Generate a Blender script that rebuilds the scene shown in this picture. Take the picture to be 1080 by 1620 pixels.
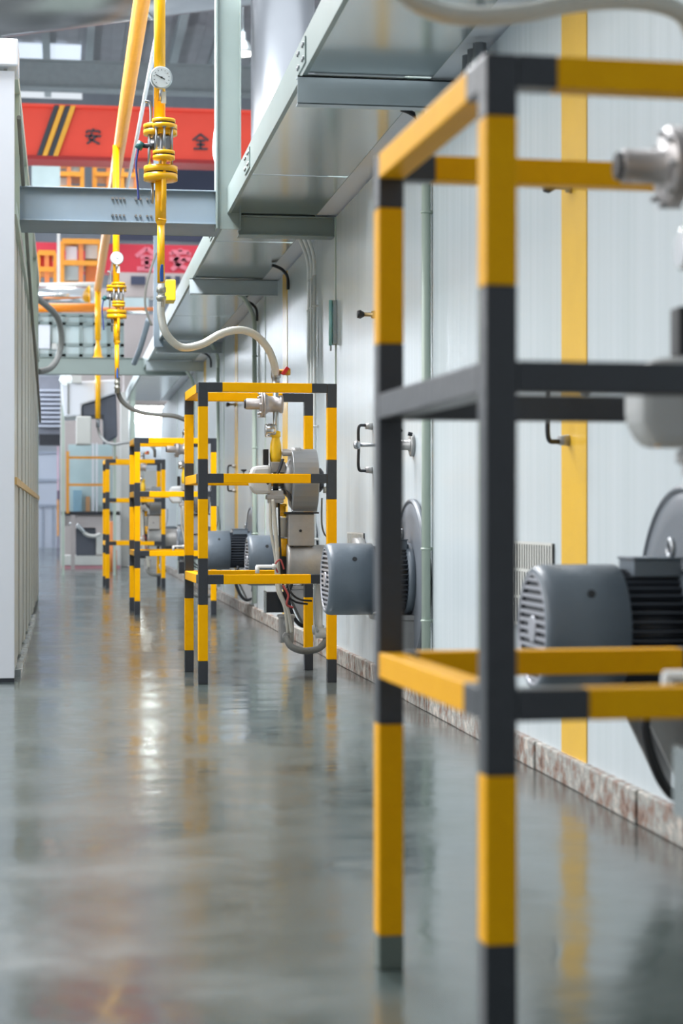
import bpy, bmesh, math, random
from mathutils import Vector, Matrix
random.seed(7)
S = bpy.context.scene
for o in list(bpy.data.objects):
    bpy.data.objects.remove(o)
COL = S.collection
PI = math.pi
# ------------------------------------------------------------------ camera
F = 3000.0; HZ = 817.0; CH = 0.9; A = math.atan(440 / F)
cam_d = bpy.data.cameras.new('camera'); cam = bpy.data.objects.new('camera', cam_d); COL.objects.link(cam)
cam.location = (0, 0, CH); cam.rotation_euler = (PI / 2, 0, -A)
cam_d.sensor_width = 36; cam_d.lens = 36 * F / 1620; cam_d.shift_y = 7 / 1620
cam_d.clip_start = .1; cam_d.clip_end = 300
cam_d.dof.use_dof = True; cam_d.dof.focus_distance = 10.3; cam_d.dof.aperture_fstop = 3.2
S.camera = cam
# ------------------------------------------------------------------ world, lamps, exposure
S.view_settings.view_transform = 'Standard'; S.view_settings.look = 'None'
S.view_settings.gamma = 1; S.view_settings.exposure = 0.08
w = bpy.data.worlds.new('world'); S.world = w; w.use_nodes = True
wn = w.node_tree.nodes; wl = w.node_tree.links
bg = wn['Background']; bg.inputs[0].default_value = (.86, .93, 1, 1); bg.inputs[1].default_value = .88

def area(name, loc, rot, sx, sy, power, color=(1, 1, 1)):
    d = bpy.data.lights.new(name, 'AREA'); d.shape = 'RECTANGLE'; d.size = sx; d.size_y = sy; d.energy = power; d.color = color
    o = bpy.data.objects.new(name, d); o.location = loc; o.rotation_euler = rot; COL.objects.link(o); return o
# tall daylight windows of the hall on the left, roof light over the aisle
area('hall_window_light', (-9, 14, 5.5), (math.radians(72), 0, math.radians(-90)), 26, 5, 1500, (1, .98, .95))
area('roof_light', (2.0, 9, 9), (0, 0, 0), 10, 16, 650, (.95, .98, 1))
area('far_sky_fill', (0, 36, 24), (0, 0, 0), 20, 16, 9000, (.95, .98, 1))  # fill added above the open roof, standing in for sky
area('wall_fill_light', (-.7, 12.7, 5.7), (math.radians(8), math.radians(-32), 0), 1.0, 6.4, 900, (.97, .98, 1))  # added fill for the wall under the tray; no such fixture known
# ------------------------------------------------------------------ pixel helpers (photo measure -> metres)
def X(px, y):
    return y * math.tan(A + math.atan((px - 540) / F))
def DEP(x, y):
    return x * math.sin(A) + y * math.cos(A)
def Z(py, x, y):
    return CH + (HZ - py) / F * DEP(x, y)
def PT(px, py, y):
    x = X(px, y); return (x, y, Z(py, x, y))
# ------------------------------------------------------------------ materials
def lin(c):
    return tuple(((v / 255) / 12.92 if v / 255 <= .04045 else ((v / 255 + .055) / 1.055) ** 2.4) for v in c)
MATS = {}
def mat(name, rgb, rough=.5, metal=0, var=.06, nscale=8, bump=0, bscale=60, spec=.5, stretch=(1, 1, 1), rvar=0, coat=0):
    m = bpy.data.materials.new(name); m.use_nodes = True
    n = m.node_tree.nodes; l = m.node_tree.links; b = n['Principled BSDF']
    c = lin(rgb)
    tc = n.new('ShaderNodeTexCoord'); mp = n.new('ShaderNodeMapping'); mp.inputs['Scale'].default_value = stretch
    l.new(tc.outputs['Object'], mp.inputs[0])
    nz = n.new('ShaderNodeTexNoise'); nz.inputs['Scale'].default_value = nscale; nz.inputs['Detail'].default_value = 4
    l.new(mp.outputs[0], nz.inputs[0])
    mx = n.new('ShaderNodeMix'); mx.data_type = 'RGBA'
    mx.inputs[6].default_value = (*[max(0, v * (1 - var * 2)) for v in c], 1)
    mx.inputs[7].default_value = (*[min(1, v * (1 + var * 2)) for v in c], 1)
    l.new(nz.outputs['Fac'], mx.inputs[0]); l.new(mx.outputs[2], b.inputs['Base Color'])
    b.inputs['Roughness'].default_value = rough; b.inputs['Metallic'].default_value = metal
    b.inputs['Specular IOR Level'].default_value = spec
    if coat: b.inputs['Coat Weight'].default_value = coat; b.inputs['Coat Roughness'].default_value = .08
    if rvar:
        mr = n.new('ShaderNodeMapRange'); mr.inputs['To Min'].default_value = max(.02, rough - rvar); mr.inputs['To Max'].default_value = rough + rvar
        l.new(nz.outputs['Fac'], mr.inputs[0]); l.new(mr.outputs[0], b.inputs['Roughness'])
    if bump:
        nb = n.new('ShaderNodeTexNoise'); nb.inputs['Scale'].default_value = bscale; nb.inputs['Detail'].default_value = 3
        l.new(mp.outputs[0], nb.inputs[0])
        bp = n.new('ShaderNodeBump'); bp.inputs['Strength'].default_value = bump; bp.inputs['Distance'].default_value = .01
        l.new(nb.outputs['Fac'], bp.inputs['Height']); l.new(bp.outputs[0], b.inputs['Normal'])
    MATS[name] = m; return m
YEL = mat('yellow_paint', (255, 180, 0), .45, 0, .05, 20, .15, 40, spec=.12)
BLK = mat('black_paint', (46, 50, 57), .32, 0, .08, 20, .15, 40, spec=.6)
PRI = mat('grey_primer', (104, 116, 110), .4)
PYEL = mat('pipe_yellow', (245, 180, 10), .25, 0, .04, 10)
PORG = mat('pipe_orange', (222, 150, 54), .35, 0, .05, 10)
GALV = mat('galvanised_steel', (178, 186, 188), .28, .85, .06, 5, .05, 30, rvar=.08)
ALU = mat('bright_aluminium', (205, 208, 210), .22, .95, .03, 5, .06, 12)
STEEL = mat('steel', (165, 168, 172), .3, .9, .05, 20)
CAST = mat('cast_aluminium', (172, 172, 172), .45, .5, .05, 30, .1, 80)
DARKM = mat('dark_metal', (45, 48, 54), .4, .3, .1, 20)
TRAY = mat('tray_sheet', (200, 208, 208), .17, .9, .03, 1.5, .03, 4)
MOT = mat('motor_grey', (98, 108, 118), .42, 0, .05, 12, .1, 60)
MOTD = mat('motor_fin_grey', (62, 68, 78), .5, 0, .08, 12)
GRL = mat('grille_silver', (176, 178, 186), .35, .4, .05, 20)
BEAM = mat('grey_green_steel', (136, 150, 148), .4, .1, .05, 3, .05, 20)
BEAMB = mat('blue_grey_steel', (134, 150, 163), .4, .1, .06, 3, .05, 20)
WHT = mat('white_panel', (222, 225, 232), .35, 0, .015, 2)
OFFW = mat('off_white', (205, 205, 200), .45, 0, .03, 5)
SIDE = mat('side_shade_grey', (196, 196, 188), .45, 0, .05, 3, stretch=(1, 6, .3))  # greyer than the white front, to carry the shade on this side
PGRN = mat('pale_green_conduit', (176, 190, 178), .35, 0, .04, 5)
RED = mat('crane_red', (226, 70, 50), .45, 0, .05, 2)
RED2 = mat('crane_crimson', (196, 50, 68), .5, 0, .05, 2)
PINK = mat('faded_white_paint', (214, 118, 134), .5, 0, .15, 6)
BLUE = mat('blue_plastic', (30, 80, 150), .4)
NAVY = mat('navy_cladding', (56, 64, 86), .6, 0, .08, 1)
PLB = mat('black_plastic', (22, 24, 28), .4)
PLR = mat('red_plastic', (190, 35, 30), .4)
HOSE = mat('braided_hose', (196, 196, 188), .35, .35, .12, 300, .3, 400)
HOSED = mat('grey_flexible_conduit', (118, 120, 118), .5, 0, .1, 80, .3, 200)
CABLE = mat('grey_cable', (112, 112, 106), .6)
TEAL = mat('teal_glass', (150, 206, 206), .15, 0, .05, 20)
RUST = mat('rust_wear', (120, 80, 60), .8, 0, .3, 60)
TAPE = mat('hazard_tape_ochre', (206, 170, 110), .5, 0, .2, 12)
BEIG = mat('warm_grey', (172, 164, 162), .5, 0, .04, 2)
ORNG = mat('rack_orange', (214, 128, 70), .5, 0, .08, 5)
GLASSY = mat('pale_glass_panel', (176, 196, 198), .2, 0, .12, 1.5)
ROOF = mat('roof_sheet', (176, 178, 182), .6, .2, .1, 1.5)
BLW = mat('pale_blue_white', (196, 204, 218), .45, 0, .04, 1)

def emis(name, rgb, s):
    m = bpy.data.materials.new(name); m.use_nodes = True
    b = m.node_tree.nodes['Principled BSDF']; b.inputs['Base Color'].default_value = (*lin(rgb), 1)
    b.inputs['Emission Color'].default_value = (*lin(rgb), 1); b.inputs['Emission Strength'].default_value = s; return m
LAMP = emis('lamp_glow', (255, 252, 245), 3)

def wall_mat():
    m = bpy.data.materials.new('glossy_white_wall_panel'); m.use_nodes = True
    n = m.node_tree.nodes; l = m.node_tree.links; b = n['Principled BSDF']
    tc = n.new('ShaderNodeTexCoord')
    mp = n.new('ShaderNodeMapping'); mp.inputs['Scale'].default_value = (1, 9, .15); l.new(tc.outputs['Object'], mp.inputs[0])
    nz = n.new('ShaderNodeTexNoise'); nz.inputs['Scale'].default_value = 2; nz.inputs['Detail'].default_value = 5; l.new(mp.outputs[0], nz.inputs[0])
    mx = n.new('ShaderNodeMix'); mx.data_type = 'RGBA'
    mx.inputs[6].default_value = (*lin((190, 200, 204)), 1); mx.inputs[7].default_value = (*lin((206, 213, 218)), 1)
    l.new(nz.outputs['Fac'], mx.inputs[0]); l.new(mx.outputs[2], b.inputs['Base Color'])
    b.inputs['Roughness'].default_value = .26; b.inputs['Specular IOR Level'].default_value = .3
    bp = n.new('ShaderNodeBump'); bp.inputs['Strength'].default_value = .25; bp.inputs['Distance'].default_value = .01
    l.new(nz.outputs['Fac'], bp.inputs['Height']); l.new(bp.outputs[0], b.inputs['Normal'])
    return m
WALL = wall_mat()

def floor_mat():
    m = bpy.data.materials.new('polished_epoxy_floor'); m.use_nodes = True
    n = m.node_tree.nodes; l = m.node_tree.links; b = n['Principled BSDF']
    tc = n.new('ShaderNodeTexCoord'); sp = n.new('ShaderNodeSeparateXYZ'); l.new(tc.outputs['Object'], sp.inputs[0])
    # two coats meet at y = 10.35 (older, darker and glossier beyond)
    st = n.new('ShaderNodeMapRange'); st.inputs['From Min'].default_value = 10.3; st.inputs['From Max'].default_value = 10.42
    l.new(sp.outputs['Y'], st.inputs[0])
    nz = n.new('ShaderNodeTexNoise'); nz.inputs['Scale'].default_value = 1.6; nz.inputs['Detail'].default_value = 6; nz.inputs['Roughness'].default_value = .6
    l.new(tc.outputs['Object'], nz.inputs[0])
    mA = n.new('ShaderNodeMix'); mA.data_type = 'RGBA'; mA.inputs[6].default_value = (*lin((64, 74, 72)), 1); mA.inputs[7].default_value = (*lin((94, 106, 104)), 1)
    mB = n.new('ShaderNodeMix'); mB.data_type = 'RGBA'; mB.inputs[6].default_value = (*lin((58, 66, 66)), 1); mB.inputs[7].default_value = (*lin((84, 92, 92)), 1)
    l.new(nz.outputs['Fac'], mA.inputs[0]); l.new(nz.outputs['Fac'], mB.inputs[0])
    mx = n.new('ShaderNodeMix'); mx.data_type = 'RGBA'; l.new(st.outputs[0], mx.inputs[0]); l.new(mA.outputs[2], mx.inputs[6]); l.new(mB.outputs[2], mx.inputs[7])
    # brown grime washed out along the foot of the wall
    gr = n.new('ShaderNodeMapRange'); gr.inputs['From Min'].default_value = 1.25; gr.inputs['From Max'].default_value = 1.68; l.new(sp.outputs['X'], gr.inputs[0])
    ng = n.new('ShaderNodeTexNoise'); ng.inputs['Scale'].default_value = 5; ng.inputs['Detail'].default_value = 6; l.new(tc.outputs['Object'], ng.inputs[0])
    mu = n.new('ShaderNodeMath'); mu.operation = 'MULTIPLY'; l.new(gr.outputs[0], mu.inputs[0]); l.new(ng.outputs['Fac'], mu.inputs[1])
    m3 = n.new('ShaderNodeMix'); m3.data_type = 'RGBA'; l.new(mu.outputs[0], m3.inputs[0]); l.new(mx.outputs[2], m3.inputs[6]); m3.inputs[7].default_value = (*lin((96, 84, 80)), 1)
    l.new(m3.outputs[2], b.inputs['Base Color'])
    rr = n.new('ShaderNodeMapRange'); rr.inputs['From Min'].default_value = .35; rr.inputs['From Max'].default_value = .65; rr.inputs['To Min'].default_value = .1; rr.inputs['To Max'].default_value = .25
    l.new(nz.outputs['Fac'], rr.inputs[0]); l.new(rr.outputs[0], b.inputs['Roughness'])
    b.inputs['IOR'].default_value = 1.7; b.inputs['Specular IOR Level'].default_value = .8
    # trowel waves
    n1 = n.new('ShaderNodeTexNoise'); n1.inputs['Scale'].default_value = 3.5; n1.inputs['Detail'].default_value = 2; l.new(tc.outputs['Object'], n1.inputs[0])
    n2 = n.new('ShaderNodeTexNoise'); n2.inputs['Scale'].default_value = 22; n2.inputs['Detail'].default_value = 2; l.new(tc.outputs['Object'], n2.inputs[0])
    ad = n.new('ShaderNodeMath'); ad.operation = 'MULTIPLY_ADD'; l.new(n2.outputs['Fac'], ad.inputs[0]); ad.inputs[1].default_value = .12; ml = n.new('ShaderNodeMath'); ml.operation = 'MULTIPLY_ADD'; l.new(st.outputs[0], ml.inputs[0]); ml.inputs[1].default_value = .22; ml.inputs[2].default_value = .10; l.new(ml.outputs[0], ad.inputs[1]); l.new(n1.outputs['Fac'], ad.inputs[2])
    bp = n.new('ShaderNodeBump'); bp.inputs['Strength'].default_value = .35; bp.inputs['Distance'].default_value = .01
    l.new(ad.outputs[0], bp.inputs['Height']); l.new(bp.outputs[0], b.inputs['Normal'])
    return m
FLOOR = floor_mat()

def kerb_mat():
    m = bpy.data.materials.new('worn_kerb'); m.use_nodes = True
    n = m.node_tree.nodes; l = m.node_tree.links; b = n['Principled BSDF']
    tc = n.new('ShaderNodeTexCoord'); nz = n.new('ShaderNodeTexNoise'); nz.inputs['Scale'].default_value = 14; nz.inputs['Detail'].default_value = 8; nz.inputs['Roughness'].default_value = .7
    l.new(tc.outputs['Object'], nz.inputs[0])
    r = n.new('ShaderNodeValToRGB'); e = r.color_ramp.elements
    e[0].position = .32; e[0].color = (*lin((70, 52, 44)), 1); e[1].position = .62; e[1].color = (*lin((196, 186, 176)), 1)
    k = e.new(.42); k.color = (*lin((140, 112, 98)), 1); k = e.new(.52); k.color = (*lin((150, 152, 148)), 1)
    l.new(nz.outputs['Fac'], r.inputs[0]); l.new(r.outputs[0], b.inputs['Base Color']); b.inputs['Roughness'].default_value = .6
    bp = n.new('ShaderNodeBump'); bp.inputs['Strength'].default_value = .6; bp.inputs['Distance'].default_value = .01
    l.new(nz.outputs['Fac'], bp.inputs['Height']); l.new(bp.outputs[0], b.inputs['Normal'])
    return m
KERB = kerb_mat()

# ------------------------------------------------------------------ mesh builder
class MB:
    def __init__(s): s.bm = bmesh.new(); s.mi = 0
    def m(s, i): s.mi = i; return s
    def _f(s, vs, smooth=False):
        try:
            f = s.bm.faces.new(vs); f.material_index = s.mi; f.smooth = smooth
        except ValueError: pass
    def box(s, x0, x1, y0, y1, z0, z1):
        v = [s.bm.verts.new(p) for p in ((x0, y0, z0), (x1, y0, z0), (x1, y1, z0), (x0, y1, z0), (x0, y0, z1), (x1, y0, z1), (x1, y1, z1), (x0, y1, z1))]
        for q in ((0, 3, 2, 1), (4, 5, 6, 7), (0, 1, 5, 4), (1, 2, 6, 5), (2, 3, 7, 6), (3, 0, 4, 7)): s._f([v[i] for i in q])
        return s
    def prism(s, pts, axis, a, b):
        # pts 2-D outline in the two other axes, extruded along axis from a to b
        def mk(p, t):
            return {'x': (t, p[0], p[1]), 'y': (p[0], t, p[1]), 'z': (p[0], p[1], t)}[axis]
        A_ = [s.bm.verts.new(mk(p, a)) for p in pts]; B_ = [s.bm.verts.new(mk(p, b)) for p in pts]
        s._f(A_); s._f(B_[::-1])
        for i in range(len(pts)):
            j = (i + 1) % len(pts); s._f([A_[i], B_[i], B_[j], A_[j]])
        return s
    def cyl(s, p, q, r, n=20, r2=None, cap=True):
        p = Vector(p); q = Vector(q); d = (q - p).normalized(); r2 = r if r2 is None else r2
        u = d.orthogonal().normalized(); v = d.cross(u)
        A_ = []; B_ = []
        for i in range(n):
            t = 2 * PI * i / n; o = u * math.cos(t) + v * math.sin(t)
            A_.append(s.bm.verts.new(p + o * r)); B_.append(s.bm.verts.new(q + o * r2))
        for i in range(n):
            j = (i + 1) % n; s._f([A_[i], A_[j], B_[j], B_[i]], True)
        if cap: s._f(A_[::-1]); s._f(B_)
        return s
    def lathe(s, c, axis, prof, n=32):
        # prof: list of (t along axis, radius)
        ax = {'x': Vector((1, 0, 0)), 'y': Vector((0, 1, 0)), 'z': Vector((0, 0, 1))}[axis] if isinstance(axis, str) else Vector(axis).normalized()
        u = ax.orthogonal().normalized(); v = ax.cross(u); c = Vector(c); prev = None
        for t, r in prof:
            ring = [s.bm.verts.new(c + ax * t + (u * math.cos(2 * PI * i / n) + v * math.sin(2 * PI * i / n)) * max(r, 1e-5)) for i in range(n)]
            if prev:
                for i in range(n):
                    j = (i + 1) % n; s._f([prev[i], prev[j], ring[j], ring[i]], True)
            else: s._f(ring[::-1])
            prev = ring
        s._f(prev); return s
    def tube(s, pts, r, n=12, sub=8, smooth=True):
        P = [Vector(p) for p in pts]
        if smooth and len(P) > 2:
            Q = []
            for i in range(len(P) - 1):
                a = P[max(i - 1, 0)]; b = P[i]; c = P[i + 1]; d = P[min(i + 2, len(P) - 1)]
                for k in range(sub):
                    t = k / sub
                    Q.append(.5 * ((2 * b) + (c - a) * t + (2 * a - 5 * b + 4 * c - d) * t * t + (3 * b - a - 3 * c + d) * t ** 3))
            Q.append(P[-1]); P = Q
        prev = None; u = None
        for i, p in enumerate(P):
            d = (P[min(i + 1, len(P) - 1)] - P[max(i - 1, 0)]).normalized()
            if u is None: u = d.orthogonal().normalized()
            u = (u - d * u.dot(d)).normalized(); v = d.cross(u)
            ring = [s.bm.verts.new(p + (u * math.cos(2 * PI * k / n) + v * math.sin(2 * PI * k / n)) * r) for k in range(n)]
            if prev:
                for k in range(n):
                    j = (k + 1) % n; s._f([prev[k], prev[j], ring[j], ring[k]], True)
            else: s._f(ring[::-1])
            prev = ring
        s._f(prev); return s
    def torus(s, c, axis, R, r, n=24, m=8):
        ax = Vector({'x': (1, 0, 0), 'y': (0, 1, 0), 'z': (0, 0, 1)}[axis]); u = ax.orthogonal().normalized(); v = ax.cross(u); c = Vector(c)
        rings = []
        for i in range(n):
            t = 2 * PI * i / n; d = u * math.cos(t) + v * math.sin(t)
            rings.append([s.bm.verts.new(c + d * (R + r * math.cos(2 * PI * k / m)) + ax * r * math.sin(2 * PI * k / m)) for k in range(m)])
        for i in range(n):
            for k in range(m):
                s._f([rings[i][k], rings[(i + 1) % n][k], rings[(i + 1) % n][(k + 1) % m], rings[i][(k + 1) % m]], True)
        return s
    def done(s, name, mats, parent=None, bevel=0, origin=None):
        me = bpy.data.meshes.new(name)
        bmesh.ops.recalc_face_normals(s.bm, faces=s.bm.faces)
        o = bpy.data.objects.new(name, me)
        if parent is not None:
            off = Vector((0, 0, 0)); p = parent
            while p is not None: off += p.location; p = p.parent
            if parent.type == 'MESH' and parent.parent is None: off = Vector(parent.location)
        else:
            if origin is None:
                xs = [v.co for v in s.bm.verts]
                origin = ((min(c.x for c in xs) + max(c.x for c in xs)) / 2, (min(c.y for c in xs) + max(c.y for c in xs)) / 2, min(c.z for c in xs))
            off = Vector(origin); o.location = off
        for v in s.bm.verts: v.co -= off
        s.bm.to_mesh(me); s.bm.free()
        for mm in (mats if isinstance(mats, (list, tuple)) else [mats]): me.materials.append(mm)
        COL.objects.link(o)
        if parent is not None: o.parent = parent
        if bevel:
            b = o.modifiers.new('bevel', 'BEVEL'); b.width = bevel; b.segments = 2; b.limit_method = 'ANGLE'
        return o

def thing(name, label, cat, loc, rotz=0, group=None):
    o = bpy.data.objects.new(name, None); COL.objects.link(o); o.location = loc; o.rotation_euler = (0, 0, rotz); o.empty_display_size = .1
    return tag(o, label, cat, group)
def tag(o, label, cat, group=None):
    o['label'] = label; o['category'] = cat
    if group: o['group'] = group
    return o
def struct(o): o['kind'] = 'structure'; return o
def dup(root, dv, label, group=None):
    r = root.copy(); COL.objects.link(r); r.location = Vector(root.location) + Vector(dv); r['label'] = label
    if group: r['group'] = group
    def rec(a, b):
        for ch in a.children:
            c = ch.copy(); COL.objects.link(c); c.parent = b; rec(ch, c)
    rec(root, r); return r

# ------------------------------------------------------------------ setting
WX = 1.68; WEND = 33.0
struct(MB().box(-14, 16, -6, 57, -.2, 0).done('floor', FLOOR, origin=(0, 0, 0)))
WALLO = struct(MB().box(WX, WX + .12, 1.2, WEND, .1, 2.765).box(WX + .12, 6.5, 1.2, WEND, 2.66, 2.765).box(WX + .12, 6.5, WEND - .1, WEND, 0, 2.66).done('wall_right', WALL, origin=(0, 0, 0)))
k = MB(); y = 1.2
while y < WEND:
    y2 = min(y + random.uniform(.55, .7), WEND)
    k.box(WX - .025 + random.uniform(-.004, .004), WX + .1, y, y2 - .012, 0, .1); y = y2
struct(k.box(WX - .005, WX + .05, 1.2, WEND, 0, .095).done('baseboard_right', KERB, origin=(0, 0, 0), bevel=.006))
struct(MB().box(1.566, WX + .1, 1.5, 31, 2.785, 2.80).done('gap_strip', WHT, origin=(0, 0, 0)))  # white strip added in place of the bright gap between tray and wall
t = MB()
for yy in (3.4, 7.55, 11.7, 15.85, 20.0, 24.15, 28.3):
    t.box(WX - .006, WX + .002, yy - .02, yy + .02, .1, 2.765)
struct(t.done('trim_2', PGRN, origin=(0, 0, 0)))
struct(MB().box(-14, 16, 56, 56.3, 0, 13.1).box(X(130, 56), 16, 56, 56.3, 13.1, 13.7).done('wall_far', mat('far_wall_cladding', (150, 156, 164), .6, 0, .08, .6, stretch=(4, 1, .3)), origin=(0, 0, 0)))
struct(MB().box(-14, 16, -6.2, -6, 0, 9).done('wall_rear_blocker', mat('rear_blocker_grey', (205, 207, 208), .7), origin=(0, 0, 0)))  # unseen wall, added to block light from behind the camera
struct(MB().box(-14, 16, -6, 3.2, 7.0, 7.2).done('ceiling', mat('roof_blocker_grey', (190, 192, 194), .7), origin=(0, 0, 0)))  # unseen partial roof, added to darken the near frame's front faces
# left hall wall with its high window band, beyond the enclosure
struct(MB().box(-4.2, -4, 24, 56, 0, 4.2).box(-4.2, -4, 24, 56, 5.3, 9).done('wall_left', mat('left_wall_grey', (170, 176, 180), .6), origin=(0, 0, 0)))
struct(MB().box(-4.15, -4.05, 24, 56, 4.2, 5.3).done('window_1', emis('daylit_glass', (235, 244, 255), 14), origin=(0, 0, 0)))
struct(MB().box(X(212, 55.5), X(290, 55.5), 55.5, 55.9, Z(668, 2, 55.5), Z(640, 2, 55.5)).done('window_2', emis('daylit_far_glass', (240, 248, 244), 32), origin=(0, 0, 0)))
# roof over the far bays
r = MB()
xx = -14
while xx < 20:
    r.box(xx, xx + .3, 42, 57, 13.75, 13.8); r.box(xx + .3, xx + .6, 42, 57, 13.70, 13.75); xx += .6
struct(r.done('ceiling', ROOF, origin=(0, 0, 0)))
struct(MB().box(X(28, 52.8), X(128, 52.8), 51.9, 53.6, 13.66, 13.69).done('window_3', emis('roof_light_sheet', (200, 210, 222), 1.0), origin=(0, 0, 0)))
r = MB(); xx = -8
for i in range(16):
    r.box(-4 + i * 1.15, -3.8 + i * 1.15, 42, 57, 13.35, 13.7)
struct(r.done('trim_3', mat('purlin_grey', (170, 180, 182), .5), origin=(0, 0, 0)))
struct(MB().box(-14, 16, 49.8, 50.1, 12.05, 12.7).box(-14, 16, 49.7, 50.2, 12.7, 12.75).box(-14, 16, 49.7, 50.2, 12.0, 12.05).done('trim_4', mat('roof_beam_grey', (150, 160, 162), .5), origin=(0, 0, 0)))

# ------------------------------------------------------------------ wall stripes (flat painted marking strips, each its own)
places = ['seen through the nearest guard frame', 'behind the nearest guard frame\'s far post', 'behind the second guard frame\'s gas train', 'left of the burner box in the second frame', 'far along the wall beyond the second frame']
for i, yy in enumerate((6.12, 9.93, 14.42, 18.57, 22.72)):
    o = MB().box(WX - .004, WX + .01, yy - .155, yy + .155, .1, 2.765).done('wall_stripe', mat('wall_yellow_%d' % i, (232, 184, 62), .22, 0, .05, 4))
    o.name = 'wall_stripe'; tag(o, 'vertical yellow strip on the white wall, ' + places[i], 'stripe', 'yellow strips on the wall')

# ------------------------------------------------------------------ guard frames
def bands(bs):  # [(z_top, mat)] -> ranges
    out = []; z = 0
    for zt, m in bs: out.append((z, zt, m)); z = zt
    return out
STD = [(.124, 1), (.426, 0), (.674, 1), (.993, 0), (1.207, 1), (1.49, 0), (1.62, 1)]
NF = [(.233, 1), (.496, 0), (1.26, 1), (1.523, 0), (1.62, 1)]
NB = [(.067, 2), (.487, 0), (1.243, 1), (1.513, 0), (1.62, 1)]
T = .0255
def guard(x0, y0, rz, label, post, rails, zs=(.561, 1.105, 1.595), W=.70, D=.83):
    g = thing('guard_frame', label, 'guard frame', (x0, y0, 0), rz, 'striped burner guard frames')
    rz_ = rz; g.rotation_euler.z = 0
    def ob(mb, nm): return mb.done(nm, [YEL, BLK, PRI], g, .003)
    for (px, py, key) in ((0, 0, 'fl'), (W, 0, 'fr'), (0, D, 'bl'), (W, D, 'br')):
        m = MB()
        for a, b, mi in bands(post.get(key, STD)):
            m.m(mi).box(x0 + px - T, x0 + px + T, y0 + py - T, y0 + py + T, a, b)
        ob(m, 'post')
    def rail(kind, z, segs):
        m = MB(); L = (D if kind == 's' else W) - 2 * T; a = 0
        for f, mi in segs:
            m.m(mi); p = T + L * a; q = T + L * f; a = f
            if kind == 's': m.box(x0 - T, x0 + T, y0 + p, y0 + q, z - .025, z + .025)
            else:
                yb = y0 + (D if kind == 'b' else 0); m.box(x0 + p, x0 + q, yb - T, yb + T, z - .025, z + .025)
        ob(m, 'rail')
    for kind in 'fbs':
        for i, z in enumerate(zs): rail(kind, z, rails[kind][i])
    g.rotation_euler.z = rz_
    return g
RSTD = {'f': [[(.13, 1), (.86, 0), (1, 1)]] * 2 + [[(.12, 1), (.87, 0), (1, 1)]],
        'b': [[(1, 0)], [(.9, 0), (1, 1)], [(.8, 0), (1, 1)]],
        's': [[(.12, 1), (1, 0)]] * 3}
RN = {'f': [[(.18, 1), (.86, 0), (1, 1)], [(1, 1)], [(.1, 1), (.87, 0), (1, 1)]],
      'b': [[(.05, 1), (.9, 0), (1, 1)], [(1, 1)], [(.1, 1), (.93, 0), (1, 1)]],
      's': [[(.12, 1), (1, 0)], [(1, 1)], [(.1, 1), (1, 0)]]}
Y0 = 10.19
G1 = guard(.673, 2.905, .036, 'tall yellow and black square-tube guard frame nearest the camera, blurred', {'fl': NF, 'bl': NB, 'fr': NF}, RN, (.605, 1.118, 1.595))
G2 = guard(.742, Y0, .024, 'sharp yellow and black guard frame around the burner in the middle of the aisle', {}, RSTD)
G3 = guard(X(217, 17.45), 17.45, .02, 'yellow and black guard frame just beyond the sharp middle one', {}, RSTD)
G4 = guard(X(170, 24.0), 24.0, .02, 'farthest and smallest yellow and black guard frame in the row', {}, RSTD)

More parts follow.
